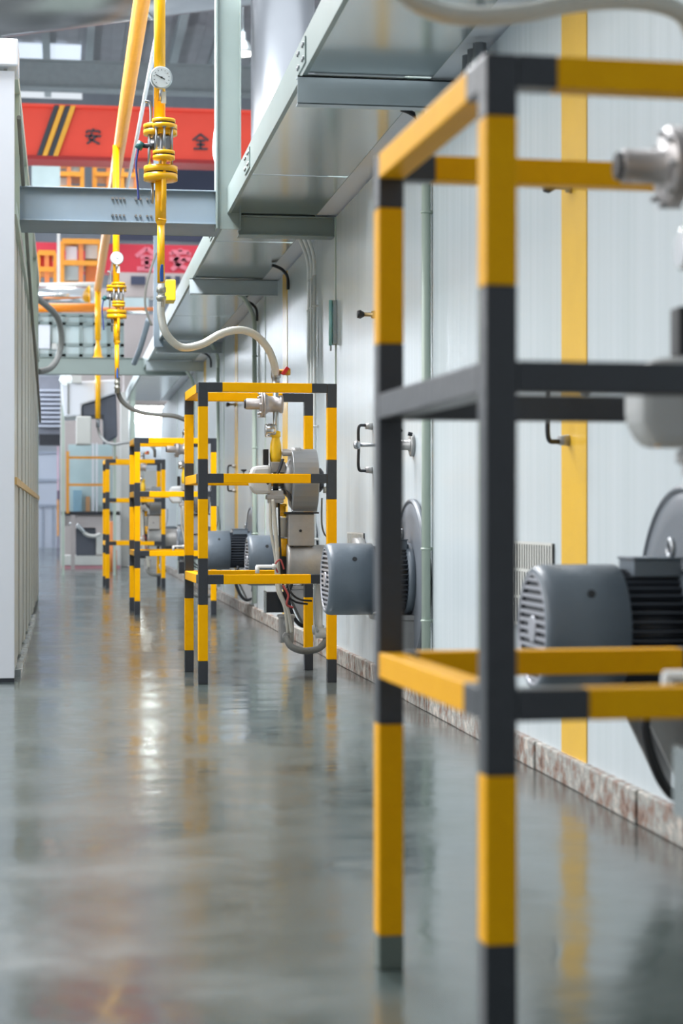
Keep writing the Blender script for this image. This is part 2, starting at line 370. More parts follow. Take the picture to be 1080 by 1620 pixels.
# ------------------------------------------------------------------ gas burner (built once at the second frame, copied)
BY = 10.58
def bx(px): return X(px, BY)
def bz(py, px=440): return Z(py, bx(px), BY)
def burner():
    g = thing('gas_burner', 'grey gas burner with blower and yellow gas train inside the sharp middle guard frame', 'gas burner', (1.3, BY, 0), 0, 'gas burners inside the guard frames')
    c = (0, BY, .635)
    b = MB().lathe((1.235, BY, .63), 'x', [(0, .10), (.004, .118), (.02, .118), (.024, .11), (.38, .11), (.384, .15), (.44, .15)], 36)
    b.done('burner_tube', CAST, g)
    f = MB().box(1.243, 1.39, BY - .07, BY + .07, .735, .915).done('air_box', CAST, g, .006)
    MB().box(1.222, 1.412, BY - .085, BY + .085, .915, .925).done('flange_plate', DARKM, g)
    m = MB()
    for sx in (1.31,): m.cyl((sx, BY - .075, .82), (sx, BY - .07, .82), .008, 10)
    m.done('screw', DARKM, f)
    # snail blower housing, axis along x
    pts = []
    for i in range(33):
        t = -PI / 2 + 2 * PI * i / 32 * .92
        rr = .155 + .035 * i / 32
        pts.append((BY + .02 + rr * math.cos(t), 1.105 + rr * math.sin(t)))
    pts.append((BY - .09, .925)); pts.append((BY + .09, .925)) if False else None
    v = MB().prism(pts, 'x', 1.262, 1.405).done('blower_housing', mat('blower_grey', (150, 154, 158), .35, .45), g, .004)
    MB().lathe((1.2, BY + .02, 1.105), 'x', [(0, .03), (.02, .07), (.062, .12)], 28).done('blower_inlet', CAST, g)
    MB().lathe((1.405, BY + .02, 1.105), 'x', [(0, .07), (.03, .068), (.045, .05)], 24).done('blower_motor', DARKM, g)
    m = MB()
    for dy in (-.05, 0, .04):
        m.tube([(1.21, BY + dy - .05, 1.22), (1.18, BY + dy - .05, 1.14), (1.12, BY + dy - .04, 1.08)], .007, 8)
    m.done('wiring', DARKM, g)
    # regulator
    xr = bx(436); zr = bz(641)
    m = MB().lathe((bx(388), BY, zr + .005), 'x', [(0, .026), (.006, .031), (.078, .031), (.079, .045), (.084, .07), (.088, .074), (.094, .074), (.095, .068), (.099, .068), (.1, .074), (.108, .074), (.112, .06), (.13, .046), (.19, .044), (.192, .05), (.21, .05), (.212, .03)], 32)
    m.done('regulator', mat('regulator_grey', (176, 172, 172), .38, .6), g)
    MB().lathe((bx(387), BY, zr + .005), 'x', [(-.004, .024), (.004, .027)], 20).done('end_cap', DARKM, g)
    for i in range(8):
        t = 2 * PI * i / 8; MB().cyl((bx(408), BY + .064 * math.cos(t), zr + .064 * math.sin(t)), (bx(420), BY + .064 * math.cos(t), zr + .064 * math.sin(t)), .006, 8).done('bolt', STEEL, g)
    # vertical gas line through everything
    m = MB().cyl((xr, BY, .95), (xr, BY, 1.72), .016, 16); m.done('gas_pipe', GALV, g)
    m = MB().lathe((xr, BY, 1.625), 'z', [(0, .03), (.015, .03), (.016, .022), (.05, .022), (.051, .028), (.075, .028)], 8); m.done('union_nut', STEEL, g)
    m = MB().lathe((bx(419), BY, bz(681)), 'x', [(0, .034), (.004, .038), (.055, .038), (.06, .034)], 28); m.done('filter', ALU, g)
    m = MB().lathe((bx(436), BY, bz(731)), 'z', [(0, .030), (.03, .034), (.10, .031), (.13, .022), (.14, .022), (.141, .028), (.17, .028), (.175, .018)], 20); m.done('solenoid_valve', mat('valve_yellow', (248, 200, 30), .35), g)
    m = MB().lathe((bx(437), BY, bz(690)), 'z', [(0, .024), (.02, .024)], 16); m.done('orange_cap', mat('cap_orange', (245, 140, 30), .4), g)
    MB().box(bx(427), bx(450), BY - .04, BY + .04, bz(748), bz(731)).done('valve_block', CAST, g, .004)
    MB().box(bx(416), bx(424), BY - .03, BY + .02, bz(736), bz(711)).done('plug_connector', PLB, g, .003)
    MB().prism([(bx(394), bz(752)), (bx(399), bz(738)), (bx(428), bz(736)), (bx(428), bz(782)), (bx(402), bz(782)), (bx(394), bz(770))], 'y', BY - .06, BY + .06).done('actuator', mat('actuator_grey', (196, 200, 202), .4), g, .02)
    MB().cyl((bx(404), BY - .03, bz(779)), (bx(426), BY - .03, bz(778)), .011, 12).done('yellow_plug', PYEL, g)
    m = MB()
    for i in range(4): m.box(bx(429), bx(447), BY - .05, BY + .03, bz(764 + i * 3), bz(762.5 + i * 3))
    m.done('cooling_fins', DARKM, g)
    MB().box(bx(424), bx(447), BY - .05, BY + .04, bz(796), bz(776)).box(bx(421), bx(449), BY - .055, BY + .045, bz(790), bz(783)).done('valve_body', CAST, g, .004)
    MB().lathe((bx(460), BY - .02, bz(716)), 'x', [(-.05, .02), (0, .02), (.002, .028), (.05, .026)], 20).done('pressure_switch', CAST, g)
    MB().lathe((bx(447), BY, bz(817)), 'z', [(0, .022), (.012, .022), (.014, .017), (.055, .017), (.056, .022), (.07, .022)], 14).done('yellow_fitting', PYEL, g)
    MB().lathe((bx(448), BY, bz(850)), 'z', [(0, .02), (.1, .02), (.105, .024), (.112, .024)], 18).done('sleeve', OFFW, g)
    MB().lathe((bx(449), BY, bz(880)), 'z', [(0, .028), (.03, .031), (.05, .034), (.052, .024), (.07, .026), (.1, .02)], 18).done('elbow_fitting', PYEL, g)
    MB().box(bx(443), bx(458), BY - .03, BY + .03, bz(908), bz(880)).done('black_coupling', PLB, g, .004)
    # flexible conduits hanging down
    m = MB().tube([(bx(430), BY - .05, bz(790)), (bx(434), BY - .06, bz(840)), (bx(438), BY - .07, bz(900)), (bx(440), BY - .08, bz(935)), (bx(452), BY - .09, bz(965)), (bx(458), BY - .09, bz(1000))], .012, 10)
    m.tube([(bx(426), BY - .04, bz(790)), (bx(427), BY - .05, bz(840)), (bx(434), BY - .06, bz(885)), (bx(436), BY - .07, bz(930)), (bx(447), BY - .09, bz(960)), (bx(452), BY - .09, bz(1000))], .009, 10)
    m.done('flexible_conduit', HOSE, g)
    m = MB().tube([(bx(440), BY - .03, bz(795)), (bx(441), BY - .06, bz(860)), (bx(446), BY - .08, bz(930)), (bx(462), BY - .09, bz(950)), (bx(484), BY - .06, bz(955))], .006, 8)
    m.tube([(bx(449), BY - .03, bz(770)), (bx(458), BY - .06, bz(785)), (bx(460), BY - .05, bz(800)), (bx(463), BY - .04, bz(850)), (bx(452), BY - .05, bz(930))], .005, 8)
    m.tube([(bx(452), BY - .02, bz(910)), (bx(456), BY - .1, bz(935)), (bx(470), BY - .1, bz(947)), (bx(490), BY - .08, bz(950))], .006, 8)
    m.done('wiring', PLB, g)
    m = MB().tube([(bx(436), BY - .1, bz(905)), (bx(432), BY - .1, bz(893)), (bx(440), BY - .1, bz(885)), (bx(446), BY - .1, bz(900))], .005, 8)
    m.tube([(bx(444), BY - .1, bz(925)), (bx(452), BY - .11, bz(940)), (bx(450), BY - .11, bz(955)), (bx(460), BY - .11, bz(960))], .006, 8)
    m.done('red_wiring', mat('wire_red', (170, 70, 70), .5), g)
    m = MB().lathe((bx(402), BY - .1, bz(895.5)), 'x', [(0, .010), (.09, .010), (.091, .015), (.11, .015)], 12).cyl((bx(404), BY - .1, bz(895)), (bx(404), BY - .1, bz(906)), .012, 12)
    m.done('ignition_plug', mat('white_plastic', (230, 232, 232), .35), g)
    # boxes below
    bxx = MB().box(bx(419), bx(452), BY - .06, BY + .02, bz(968), bz(936)).done('junction_box', DARKM, g, .004)
    MB().box(bx(417.5), bx(419.5), BY - .065, BY + .02, bz(969), bz(934)).done('box_edge', GALV, bxx)
    m = MB().box(bx(441), bx(463), BY - .06, BY + .03, bz(1016), bz(974)).box(bx(439), bx(465), BY - .065, BY + .035, bz(977), bz(972)).cyl((bx(452), BY - .06, bz(985)), (bx(452), BY - .075, bz(985)), .022, 16).cyl((bx(451), BY - .06, bz(1006)), (bx(451), BY - .08, bz(1006)), .026, 16)
    m.done('terminal_box', CAST, g, .004)
    m = MB().tube([(bx(450), BY - .08, bz(1006)), (bx(456), BY - .1, bz(1020)), (bx(475), BY - .1, bz(1028)), (bx(500), BY - .06, bz(1026)), (bx(514), BY - .03, bz(1014)), (bx(514), BY - .01, bz(1000))], .019, 14)
    m.done('conduit_loop', HOSED, g)
    m = MB().lathe((bx(503), BY, bz(1004)), 'z', [(0, .03), (.02, .034), (.05, .034), (.052, .026), (.28, .026)], 20).lathe((bx(503), BY - .02, bz(1002)), 'x', [(-.02, .03), (.04, .03), (.06, .022)], 18)
    m.done('drain_filter', mat('white_pipe', (206, 208, 208), .35), g)
    MB().tube([(bx(496), BY - .05, bz(925)), (bx(496), BY - .05, bz(975)), (bx(500), BY - .05, bz(1000))], .006, 8).done('thin_pipe', GALV, g)
    MB().tube([(bx(509), BY, bz(788)), (bx(509), BY, bz(830)), (bx(516), BY, bz(848)), (bx(523), BY, bz(830)), (bx(523), BY, bz(790))], .005, 8).done('sensing_tube', CABLE, g)
    m = MB().cyl((bx(514), BY - .02, bz(770)), (bx(514), BY - .02, bz(780)), .014, 12).done('latch', OFFW, g)
    # ball valve with red handle on the inlet
    m = MB().lathe((bx(442), BY, bz(588)), 'x', [(0, .013), (.03, .013), (.031, .02), (.06, .02)], 14).done('ball_valve', mat('brass', (200, 150, 60), .3, .8), g)
    MB().prism([(bx(443), bz(592)), (bx(452), bz(580)), (bx(457), bz(583)), (bx(449), bz(594))], 'y', BY - .03, BY - .015).done('red_lever', PLR, g, .003)
    return g
B2 = burner()
DY = {'near': -7.285, 'far1': 7.25, 'far2': 13.8}
dup(B2, (-.02, DY['near'], 0), 'blurred gas burner inside the nearest guard frame, cut by the right picture edge')
dup(B2, (-.05, DY['far1'], 0), 'gas burner inside the guard frame just beyond the sharp middle one')
dup(B2, (-.17, DY['far2'], 0), 'gas burner inside the farthest guard frame')

# ------------------------------------------------------------------ gas main, risers, hoses
GMX = .52; GMZ = 4.35
gm = MB().cyl((GMX, 8.5, GMZ), (GMX, 28.97, GMZ), .056, 20).done('gas_main_pipe', PORG); tag(gm, 'long orange-yellow gas main running away overhead towards the far end', 'pipe')
o = MB().cyl((GMX + .14, 8.5, GMZ - .02), (GMX + .14, 30, GMZ - .02), .016, 12).done('steel_conduit', WHT); tag(o, 'thin bright conduit running right beside the overhead orange gas main', 'conduit')
RY = 10.35
def rx(px): return X(px, RY)
def rzz(py): return Z(py, rx(252), RY)
def riser():
    g = thing('gas_riser', 'yellow gas riser with round pressure gauge crossing in front of the grey cross beam', 'gas pipe', (rx(252), RY, rzz(470)), 0, 'gas risers')
    xc = rx(252.5)
    o = MB().cyl((xc, RY, rzz(200)), (xc, RY, GMZ - .03), .031, 20).done('upper_pipe', PYEL, g)
    MB().cyl((rx(254), RY, rzz(350)), (rx(254), RY, rzz(283)), .030, 20).lathe((rx(254.5), RY, rzz(357)), 'z', [(0, .02), (.02, .028), (.035, .031)], 18).cyl((rx(254.5), RY, rzz(447)), (rx(254.5), RY, rzz(352)), .0205, 18).done('lower_pipe', PYEL, g)
    xf = rx(258); yf = RY - .07
    MB().tube([(xf, yf, rzz(255)), (xf, yf, rzz(310)), (xf, yf + .03, rzz(325)), (rx(256), RY - .01, rzz(338))], .0145, 12).done('bypass_pipe', PYEL, g)
    # bolted flanges: rear pair and front pair
    for (x, yy, z0, z1, R) in ((rx(253.5), RY, rzz(214), rzz(198), .092), (rx(254), RY, rzz(286), rzz(264), .092), (rx(258), yf, rzz(206), rzz(193), .063), (rx(258), yf, rzz(256), rzz(243), .06)):
        zm = (z0 + z1) / 2
        f = MB().m(0).lathe((x, yy, 0), 'z', [(z0 - .006, R * .55), (z0, R), (zm - .004, R)], 28).lathe((x, yy, 0), 'z', [(zm + .004, R), (z1, R), (z1 + .004, R * .6)], 28).m(1).lathe((x, yy, 0), 'z', [(zm - .004, R * .93), (zm + .004, R * .93)], 28)
        f.done('flange', [PYEL, PLB], g)
    for (x, yy, z0, z1, R) in ((rx(253.5), RY, rzz(268), rzz(208), .07), (rx(258), yf, rzz(246), rzz(202), .048)):
        m = MB()
        for i in range(6):
            t = 2 * PI * (i + .5) / 6; m.cyl((x + R * math.cos(t), yy + R * math.sin(t), z0), (x + R * math.cos(t), yy + R * math.sin(t), z1), .0065, 8)
            m.cyl((x + R * math.cos(t), yy + R * math.sin(t), z1 - .02), (x + R * math.cos(t), yy + R * math.sin(t), z1 - .005), .012, 6)
        m.done('bolt', STEEL, g)
    MB().lathe((rx(255), RY - .02, rzz(242)), 'z', [(0, .04), (.015, .05), (.03, .036), (.06, .036), (.075, .05), (.09, .04)], 20).lathe((rx(252), RY - .02, rzz(228)), 'x', [(-.05, .03), (.04, .03)], 16).box(rx(243), rx(268), RY - .06, RY + .03, rzz(238), rzz(218)).done('valve_body', STEEL, g)
    # motor actuator and lever
    MB().lathe((rx(226), RY - .03, rzz(233)), 'x', [(0, .012), (.04, .014), (.041, .022), (.06, .022), (.061, .014), (.1, .014)], 14).done('valve_stem', DARKM, g)
    MB().cyl((rx(218), RY - .03, rzz(238)), (rx(224), RY - .03, rzz(228)), .02, 12).done('green_cap', mat('dark_teal', (30, 90, 90), .4), g)
    MB().tube([(rx(219), RY - .03, rzz(235)), (rx(215), RY - .03, rzz(262)), (rx(217), RY - .03, rzz(290)), (rx(219), RY - .03, rzz(318))], .006, 8).done('blue_cable', mat('cable_blue', (50, 62, 130), .4), g)
    MB().tube([(rx(229), RY, rzz(161)), (rx(236), RY, rzz(163)), (rx(238.5), RY, rzz(175)), (rx(238.5), RY, rzz(198))], .009, 10).done('vent_pipe', STEEL, g)
    MB().cyl((rx(241.5), RY + .04, rzz(320)), (rx(241.5), RY + .04, rzz(284)), .008, 10).done('drain_pipe', STEEL, g)
    gz = rzz(127); gx = rx(254)
    dr = Vector((.12, -1, -.06)).normalized(); gc = Vector((gx, RY - .06, gz))
    gb = MB().lathe(gc - dr * .03, dr, [(0, .05), (.004, .058), (.034, .061), (.038, .061), (.040, .054)], 36).done('gauge', GALV, g)
    MB().lathe(gc + dr * .009, dr, [(0, .053), (.002, .053)], 32).done('dial', mat('dial_white', (214, 220, 220), .3), gb)
    m = MB(); u = dr.orthogonal().normalized(); v = dr.cross(u)
    up = Vector((0, 0, 1)); up = (up - dr * up.dot(dr)).normalized(); rt = up.cross(dr) * -1
    cdial = gc + dr * .013
    for i in range(11):
        t = math.radians(225 - 27 * i); d = rt * math.cos(t) + up * math.sin(t)
        m.cyl(cdial + d * .037, cdial + d * .045, .0012, 6)
    d = (rt * .9 + up * .42).normalized(); m.cyl(cdial - d * .02, cdial + d * .035, .002, 6)
    m.cyl(cdial - dr * .001, cdial + dr * .003, .005, 10)
    m.done('needle', DARKM, gb)
    MB().cyl((gx, RY - .06, gz - .05), (xc, RY - .03, gz - .12), .008, 10).done('gauge_stem', STEEL, g)
    MB().box(rx(254), rx(262), RY - .034, RY - .02, rzz(165), rzz(147)).done('sticker', mat('sticker_white', (205, 208, 200), .4), g)
    MB().prism([(rx(252.5), rzz(447)), (rx(252), rzz(432)), (rx(253.5), rzz(420)), (rx(257.5), rzz(420)), (rx(258), rzz(447))], 'y', RY - .05, RY - .035).done('blue_lever', BLUE, g, .003)
    MB().lathe((rx(255), RY, rzz(486)), 'z', [(0, .022), (.04, .022), (.041, .027), (.06, .027), (.061, .02), (.08, .02), (.081, .026), (.11, .026), (.112, .02), (.13, .02)], 8).done('hose_coupling', mat('galv_coupling', (176, 176, 166), .35, .6), g)
    return g
R2 = riser()
def hose():
    pts = [(254.5, 478), (255, 500), (263, 528), (286, 549), (318, 545), (350, 528), (380, 522), (405, 531), (424, 552), (434, 578), (436, 596)]
    P = []
    for i, (px, py) in enumerate(pts):
        yy = RY + (BY - RY) * max(0, (i - 2)) / (len(pts) - 3) if i > 1 else RY
        P.append(PT(px, py, yy))
    o = MB().tube(P, .0215, 16, 8).done('gas_hose', HOSE, origin=(P[0][0], P[0][1], P[-1][2]))
    return tag(o, 'pale braided gas hose curving from the riser down to the sharp middle guard frame', 'hose', 'braided gas hoses')
H2 = hose()
c = MB().lathe((X(435.5, BY), BY, Z(600, X(436, BY), BY)), 'z', [(0, .02), (.02, .027), (.05, .027), (.052, .022)], 12).done('ferrule', STEEL, H2)
P = [PT(px, py, 3.3 + i * .012) for i, (px, py) in enumerate(((585, -110), (598, -60), (640, -8), (690, 18), (750, 26), (830, 20), (900, 6), (970, 0), (1030, 4), (1075, 20), (1096, 52), (1099, 78)))]
H1 = MB().tube(P, .0175, 16, 8).done('gas_hose', HOSE); tag(H1, 'thick blurred braided hose crossing the top right corner above the nearest frame', 'hose', 'braided gas hoses')
dup(R2, (-.02, DY['near'] + .02, 0), 'yellow gas riser of the nearest guard frame, mostly above the picture')
R3 = dup(R2, (X(184, 17.6) - rx(253), 17.6 - RY, 0), 'second yellow gas riser with small gauge, seen below the grey cross beam')
yy = 28.95; g = thing('gas_riser', 'farthest gas riser, dropping from the end of the overhead main over the distant cross beam', 'gas pipe', (GMX, yy, Z(662, GMX, yy)), 0, None)
def z4(py): return Z(py, GMX, yy)
MB().cyl((GMX, yy, z4(538)), (GMX, yy, GMZ + .02), .045, 16).done('upper_pipe', PYEL, g)
MB().lathe((GMX, yy, 0), 'z', [(z4(572), .10), (z4(566), .11), (z4(564), .06), (z4(552), .05), (z4(545), .03), (z4(538), .03)], 20).done('valve_body', PYEL, g)
MB().cyl((GMX, yy, z4(662)), (GMX, yy, z4(572)), .04, 16).done('lower_pipe', PYEL, g)
MB().cyl((GMX, yy, z4(676)), (GMX, yy, z4(662)), .03, 12).done('hose_coupling', STEEL, g)
P = [PT(px, py, 17.6 + i * .06) for i, (px, py) in enumerate(((186, 596), (188, 625), (200, 641), (222, 652), (250, 656), (275, 658), (292, 664)))]
o = MB().tube(P, .022, 12).done('gas_hose', HOSED); tag(o, 'dark grey gas hose sweeping right from the second riser behind the middle frame', 'hose', 'dark gas hoses')
P = [PT(px, py, yq) for (px, py, yq) in ((155, 676, 28.95), (158, 688, 28.7), (168, 699, 27.5), (182, 703, 26.5), (205, 700, 25.5))]
P += [PT(240, 706, 24.3), PT(245, 722, 24.4)]
o = MB().tube(P, .02, 12).done('gas_hose', HOSED); tag(o, 'thin dark hose drooping from the farthest riser to the farthest guard frame', 'hose', 'dark gas hoses')

# ------------------------------------------------------------------ fan motors on the wall
def motor():
    my = 8.98; cz = .6
    g = thing('fan_motor', 'grey fan motor with slotted end cowl beside the sharp middle guard frame', 'motor', (1.5, my, 0), 0, 'circulation fan motors along the wall')
    c = (0, my, cz)
    cw = MB().lathe((1.235, my, cz), 'x', [(.012, .145), (0, .15), (.001, .158), (.012, .168), (.03, .172), (.225, .172), (.226, .155), (.23, .155)], 40).done('cowl', MOT, g)
    MB().lathe((1.2455, my, cz), 'x', [(0, .142), (.004, .142)], 32).done('grille_back', DARKM, cw)
    m = MB()
    for i in range(13):
        z = cz - .132 + i * .022; h = math.sqrt(max(.0005, .142 ** 2 - (z - cz) ** 2))
        m.box(1.237, 1.2455, my - h, my + h, z - .0045, z + .0045)
    m.torus((1.24, my, cz), 'x', .148, .006, 40)
    m.lathe((1.234, my, cz), 'x', [(0, .035), (.012, .035)], 20)
    m.done('grille', GRL, cw)
    m = MB()
    for a in (35, 145):
        t = math.radians(a); 
        m.lathe((1.36, my - .1715 * math.cos(t) if a < 90 else my + .1715 * abs(math.cos(t)), cz + .1715 * math.sin(t)), (0, -math.cos(t), math.sin(t)), [(-.004, .011), (.003, .011)], 14)
    m.done('cowl_hole', PLB, cw)
    m = MB().lathe((1.455, my, cz), 'x', [(0, .125), (.19, .125)], 32)
    for i in range(40):
        t = 2 * PI * i / 40; u = Vector((0, math.cos(t), math.sin(t))); v = Vector((0, -math.sin(t), math.cos(t)))
        p = [(u * .12 + v * .003), (u * .158 + v * .002), (u * .158 - v * .002), (u * .12 - v * .003)]
        A_ = [m.bm.verts.new((1.465, my + q.y, cz + q.z)) for q in p]; B_ = [m.bm.verts.new((1.625, my + q.y, cz + q.z)) for q in p]
        m._f(A_); m._f(B_[::-1])
        for a in range(4): m._f([A_[a], B_[a], B_[(a + 1) % 4], A_[(a + 1) % 4]])
    m.done('finned_body', MOTD, g)
    MB().lathe((1.615, my, cz), 'x', [(0, .15), (.002, .17), (.03, .175), (.04, .16)], 36).done('end_shield', MOT, g)
    tb = MB().box(1.49, 1.62, my - .09, my + .05, cz + .14, cz + .185).box(1.485, 1.625, my - .095, my + .055, cz + .185, cz + .192).done('terminal_box', MOT, g, .004)
    MB().torus((1.60, my - .06, cz + .215), 'x', .022, .008, 20).cyl((1.6, my - .06, cz + .18), (1.6, my - .06, cz + .2), .009).done('lifting_eye', STEEL, g)
    MB().lathe((1.648, my, cz), 'x', [(0, .30), (.001, .385), (.02, .385), (.021, .37), (.03, .37)], 56).torus((1.65, my, cz), 'x', .375, .008, 56).done('mounting_disc', mat('disc_grey', (112, 118, 126), .4), g)
    m = MB().box(1.47, 1.655, my - .12, my + .12, cz - .195, cz - .17)
    m.prism([(1.5, cz - .195), (1.655, cz - .195), (1.655, cz - .44), (1.62, cz - .44)], 'y', my - .115, my - .1)
    m.prism([(1.5, cz - .195), (1.655, cz - .195), (1.655, cz - .44), (1.62, cz - .44)], 'y', my + .1, my + .115)
    m.done('bracket', CAST, g, .003)
    MB().tube([(1.53, my - .13, cz - .14), (1.50, my - .15, cz - .25), (1.54, my - .15, cz - .38), (1.60, my - .12, cz - .44), (1.66, my - .1, cz - .42)], .014, 10).done('cable', PLB, g)
    return g
M2 = motor(); M2.location.y = 8.98
mlabels = [(4.93, 'large blurred grey fan motor behind the nearest guard frame at the right edge'),
           (12.87, 'grey fan motor seen through the sharp middle frame, just left of its burner'),
           (16.85, 'dark ribbed fan motor just right of the middle frame\'s left posts'),
           (20.8, 'small distant fan motor seen just left of the middle frame\'s left posts'),
           (25.1, 'smallest and farthest dark fan motor, seen through the frame beyond the middle one')]
for my, lb in mlabels: dup(M2, (0, my - 8.98, 0), lb)

# conduits from the tray to each motor
def conduit(my, label, n=1, r=.021, material=PGRN):
    g = MB()
    for i in range(n):
        off = i * .15
        g.tube([(1.46, my - .95 + off, 2.775), (1.50, my - .90 + off, 2.765), (1.60, my - .55 + off, 2.70), (1.648, my - .40 + off, 2.62), (1.652, my - .40 + off, 2.5)], r, 12)
        g.cyl((1.652, my - .40 + off, 2.5), (1.652, my - .40 + off, .14), r, 14)
        for z in (2.3, 1.5, .75, .42):
            g.torus((1.652, my - .40 + off, z), 'z', r, .006, 16, 6)
            g.box(1.65, WX + .002, my - .41 + off, my - .39 + off, z - .008, z + .008)
    return tag(g.done('wall_conduit', material), label, 'conduit', 'conduits down the wall')
conduit(8.98, 'single pale green conduit down the wall, seen between the two posts of the nearest frame')
conduit(12.9, 'bundle of three pale conduits down the wall above the right side of the middle frame', 3, .0125, mat('white_conduit', (226, 230, 230), .3))
conduit(16.9, 'pale green conduit down the wall behind the middle frame\'s hose', 1, .02)
conduit(20.85, 'distant pale conduit down the wall left of the hose arch', 1, .02)
conduit(24.8, 'farthest pale conduit down the wall near the end of the tray', 1, .02)
conduit(5.0, 'pale conduit down the wall at the right picture edge', 1, .021)
g = MB()
for i in range(3):
    g.m(0).lathe((1.62, 7.3 + i * .1, 2.64), 'z', [(0, .026), (.03, .034), (.06, .034), (.065, .028), (.12, .028)], 8)
    g.m(1).lathe((1.62, 7.3 + i * .1, 2.615), 'z', [(0, .016), (.045, .022)], 12)
tag(g.done('cable_gland', [STEEL, PLB]), 'cluster of black and steel cable glands under the white gap strip above the nearest frame', 'cable gland')

for i, (yy, lb) in enumerate(((8.55, 'black cable bridging from tray to wall just behind the nearest cross channel'), (14.0, 'black cable bridging from tray to wall between the bundled conduits and the second cross channel'), (16.3, 'black cable bridging from tray to wall just beyond the second cross channel'), (21.5, 'farthest black cable bridging from tray to wall'))):
    o = MB().tube([(1.53, yy, 2.765), (1.57, yy + .01, 2.755), (1.62, yy + .05, 2.735), (1.66, yy + .1, 2.69), (1.666, yy + .12, 2.60)], .012, 10).done('bridging_cable', PLB)
    tag(o, lb, 'cable', 'black cables from the tray to the wall')
# door handles, latches, damper rods, vents
def handle():
    y = 10.28
    g = MB().tube([(1.675, y, 1.395), (1.63, y - .01, 1.40), (1.60, y - .02, 1.385), (1.60, y - .02, 1.28), (1.60, y - .02, 1.165), (1.63, y - .01, 1.15), (1.675, y, 1.155)], .0085, 10, 6).done('door_handle', DARKM, WALLO)
    for z in (1.395, 1.155): MB().cyl((1.64, y - .006, z), (WX, y, z), .016, 14, .02).done('boss', CAST, g)
    return g
h0 = handle()
for yy in (6.18, 14.45, 18.6, 22.8):
    c = h0.copy(); COL.objects.link(c); c.parent = WALLO; c.location.y = yy - 10.28
    for ch in h0.children:
        d = ch.copy(); COL.objects.link(d); d.parent = c
def latch():
    y = 10.2; g = thing('door_latch', 'small brass latch knob high on the wall left of the nearest frame\'s far post', 'latch', (1.66, y, 2.0), 0, 'latch knobs on the wall doors')
    MB().lathe((WX, y, 2.0), (-1, 0, 0), [(0, .022), (.02, .02), (.022, .011), (.06, .011)], 16).done('stem', mat('brass_2', (170, 150, 110), .35, .7), g)
    MB().lathe((1.60, y, 2.0), (-1, 0, 0), [(-.02, .012), (0, .024), (.018, .02)], 8).done('knob', DARKM, g)
    return g
l0 = latch()
for yy, lb in ((6.15, 'dark latch knob under the nearest frame\'s far top bar'), (18.6, 'small dark latch knob beneath the middle frame\'s far top bar')): dup(l0, (0, yy - 10.2, 0), lb)
def damper():
    y = 9.05; z = 1.245; g = thing('damper_rod', 'steel damper rod with ball end and black wing knob between the nearest frame\'s posts', 'damper rod', (1.66, y, z), 0, 'damper rods on the wall')
    MB().cyl((1.41, y, z), (1.6, y, z), .009, 12).done('rod', STEEL, g)
    MB().lathe((1.385, y, z), 'x', [(0, .008), (.006, .018), (.018, .022), (.03, .018), (.036, .009)], 20).done('ball_knob', STEEL, g)
    MB().lathe((1.57, y, z), 'x', [(0, .02), (.004, .024), (.085, .024), (.086, .03), (.1, .03)], 20).done('sleeve', CAST, g)
    MB().lathe((1.662, y, z), 'x', [(0, .05), (.003, .055), (.018, .055)], 28).done('flange', CAST, g)
    MB().cyl((1.6, y, z + .02), (1.6, y, z + .06), .005, 8).prism([(1.572, z + .07), (1.59, z + .055), (1.61, z + .055), (1.628, z + .07), (1.62, z + .078), (1.58, z + .078)], 'y', y - .012, y + .012).done('wing_knob', PLB, g)
    MB().cyl((1.665, y - .045, z + .05), (1.645, y - .045, z + .055), .01, 8).done('clamp_bolt', DARKM, g)
    return g
d0 = damper()
for yy, lb in ((5.0, 'damper rod between the nearest frame\'s middle bars at the right'), (12.95, 'damper rod behind the middle frame\'s burner'), (16.95, 'distant damper rod beyond the middle frame')): dup(d0, (0, yy - 9.05, 0), lb)
def vent():
    y = 10.85; g = thing('louvre_vent', 'white slotted vent low on the wall just above the sharp fan motor\'s cowl', 'vent', (1.67, y, .5), 0, 'slotted vents on the wall')
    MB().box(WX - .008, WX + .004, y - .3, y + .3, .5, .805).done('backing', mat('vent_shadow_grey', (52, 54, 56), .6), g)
    m = MB()
    for rr in range(3):
        z0 = .505 + rr * .1
        n = 17
        for i in range(n):
            yy = y - .29 + i * .58 / (n - 1); m.box(WX - .0105, WX - .007, yy - .009, yy + .009, z0, z0 + .095)
        m.box(WX - .0105, WX - .007, y - .3, y + .3, z0 - .008, z0 + .004)
    m.box(WX - .0105, WX - .007, y - .3, y + .3, .798, .808)
    m.done('louvre', OFFW, g)
    return g
v0 = vent()
for yy, lb in ((6.68, 'white slotted vent on the wall right of the nearest frame\'s near post'), (14.85, 'slotted vent on the wall behind the middle frame\'s burner')): dup(v0, (0, yy - 10.85, 0), lb)
g = thing('thermometer', 'slim teal glass thermometer mounted on the white wall above the middle frame\'s right corner', 'thermometer', PT(538, 543, 11.7))
y = 11.68
MB().box(1.655, 1.678, y - .045, y + .045, 1.97, 2.24).done('scale_plate', GALV, g)
MB().cyl((1.645, y, 1.965), (1.645, y, 2.245), .012, 14).done('glass_tube', TEAL, g)
MB().cyl((1.645, y, 1.93), (1.645, y, 1.965), .006, 10).done('probe', STEEL, g)

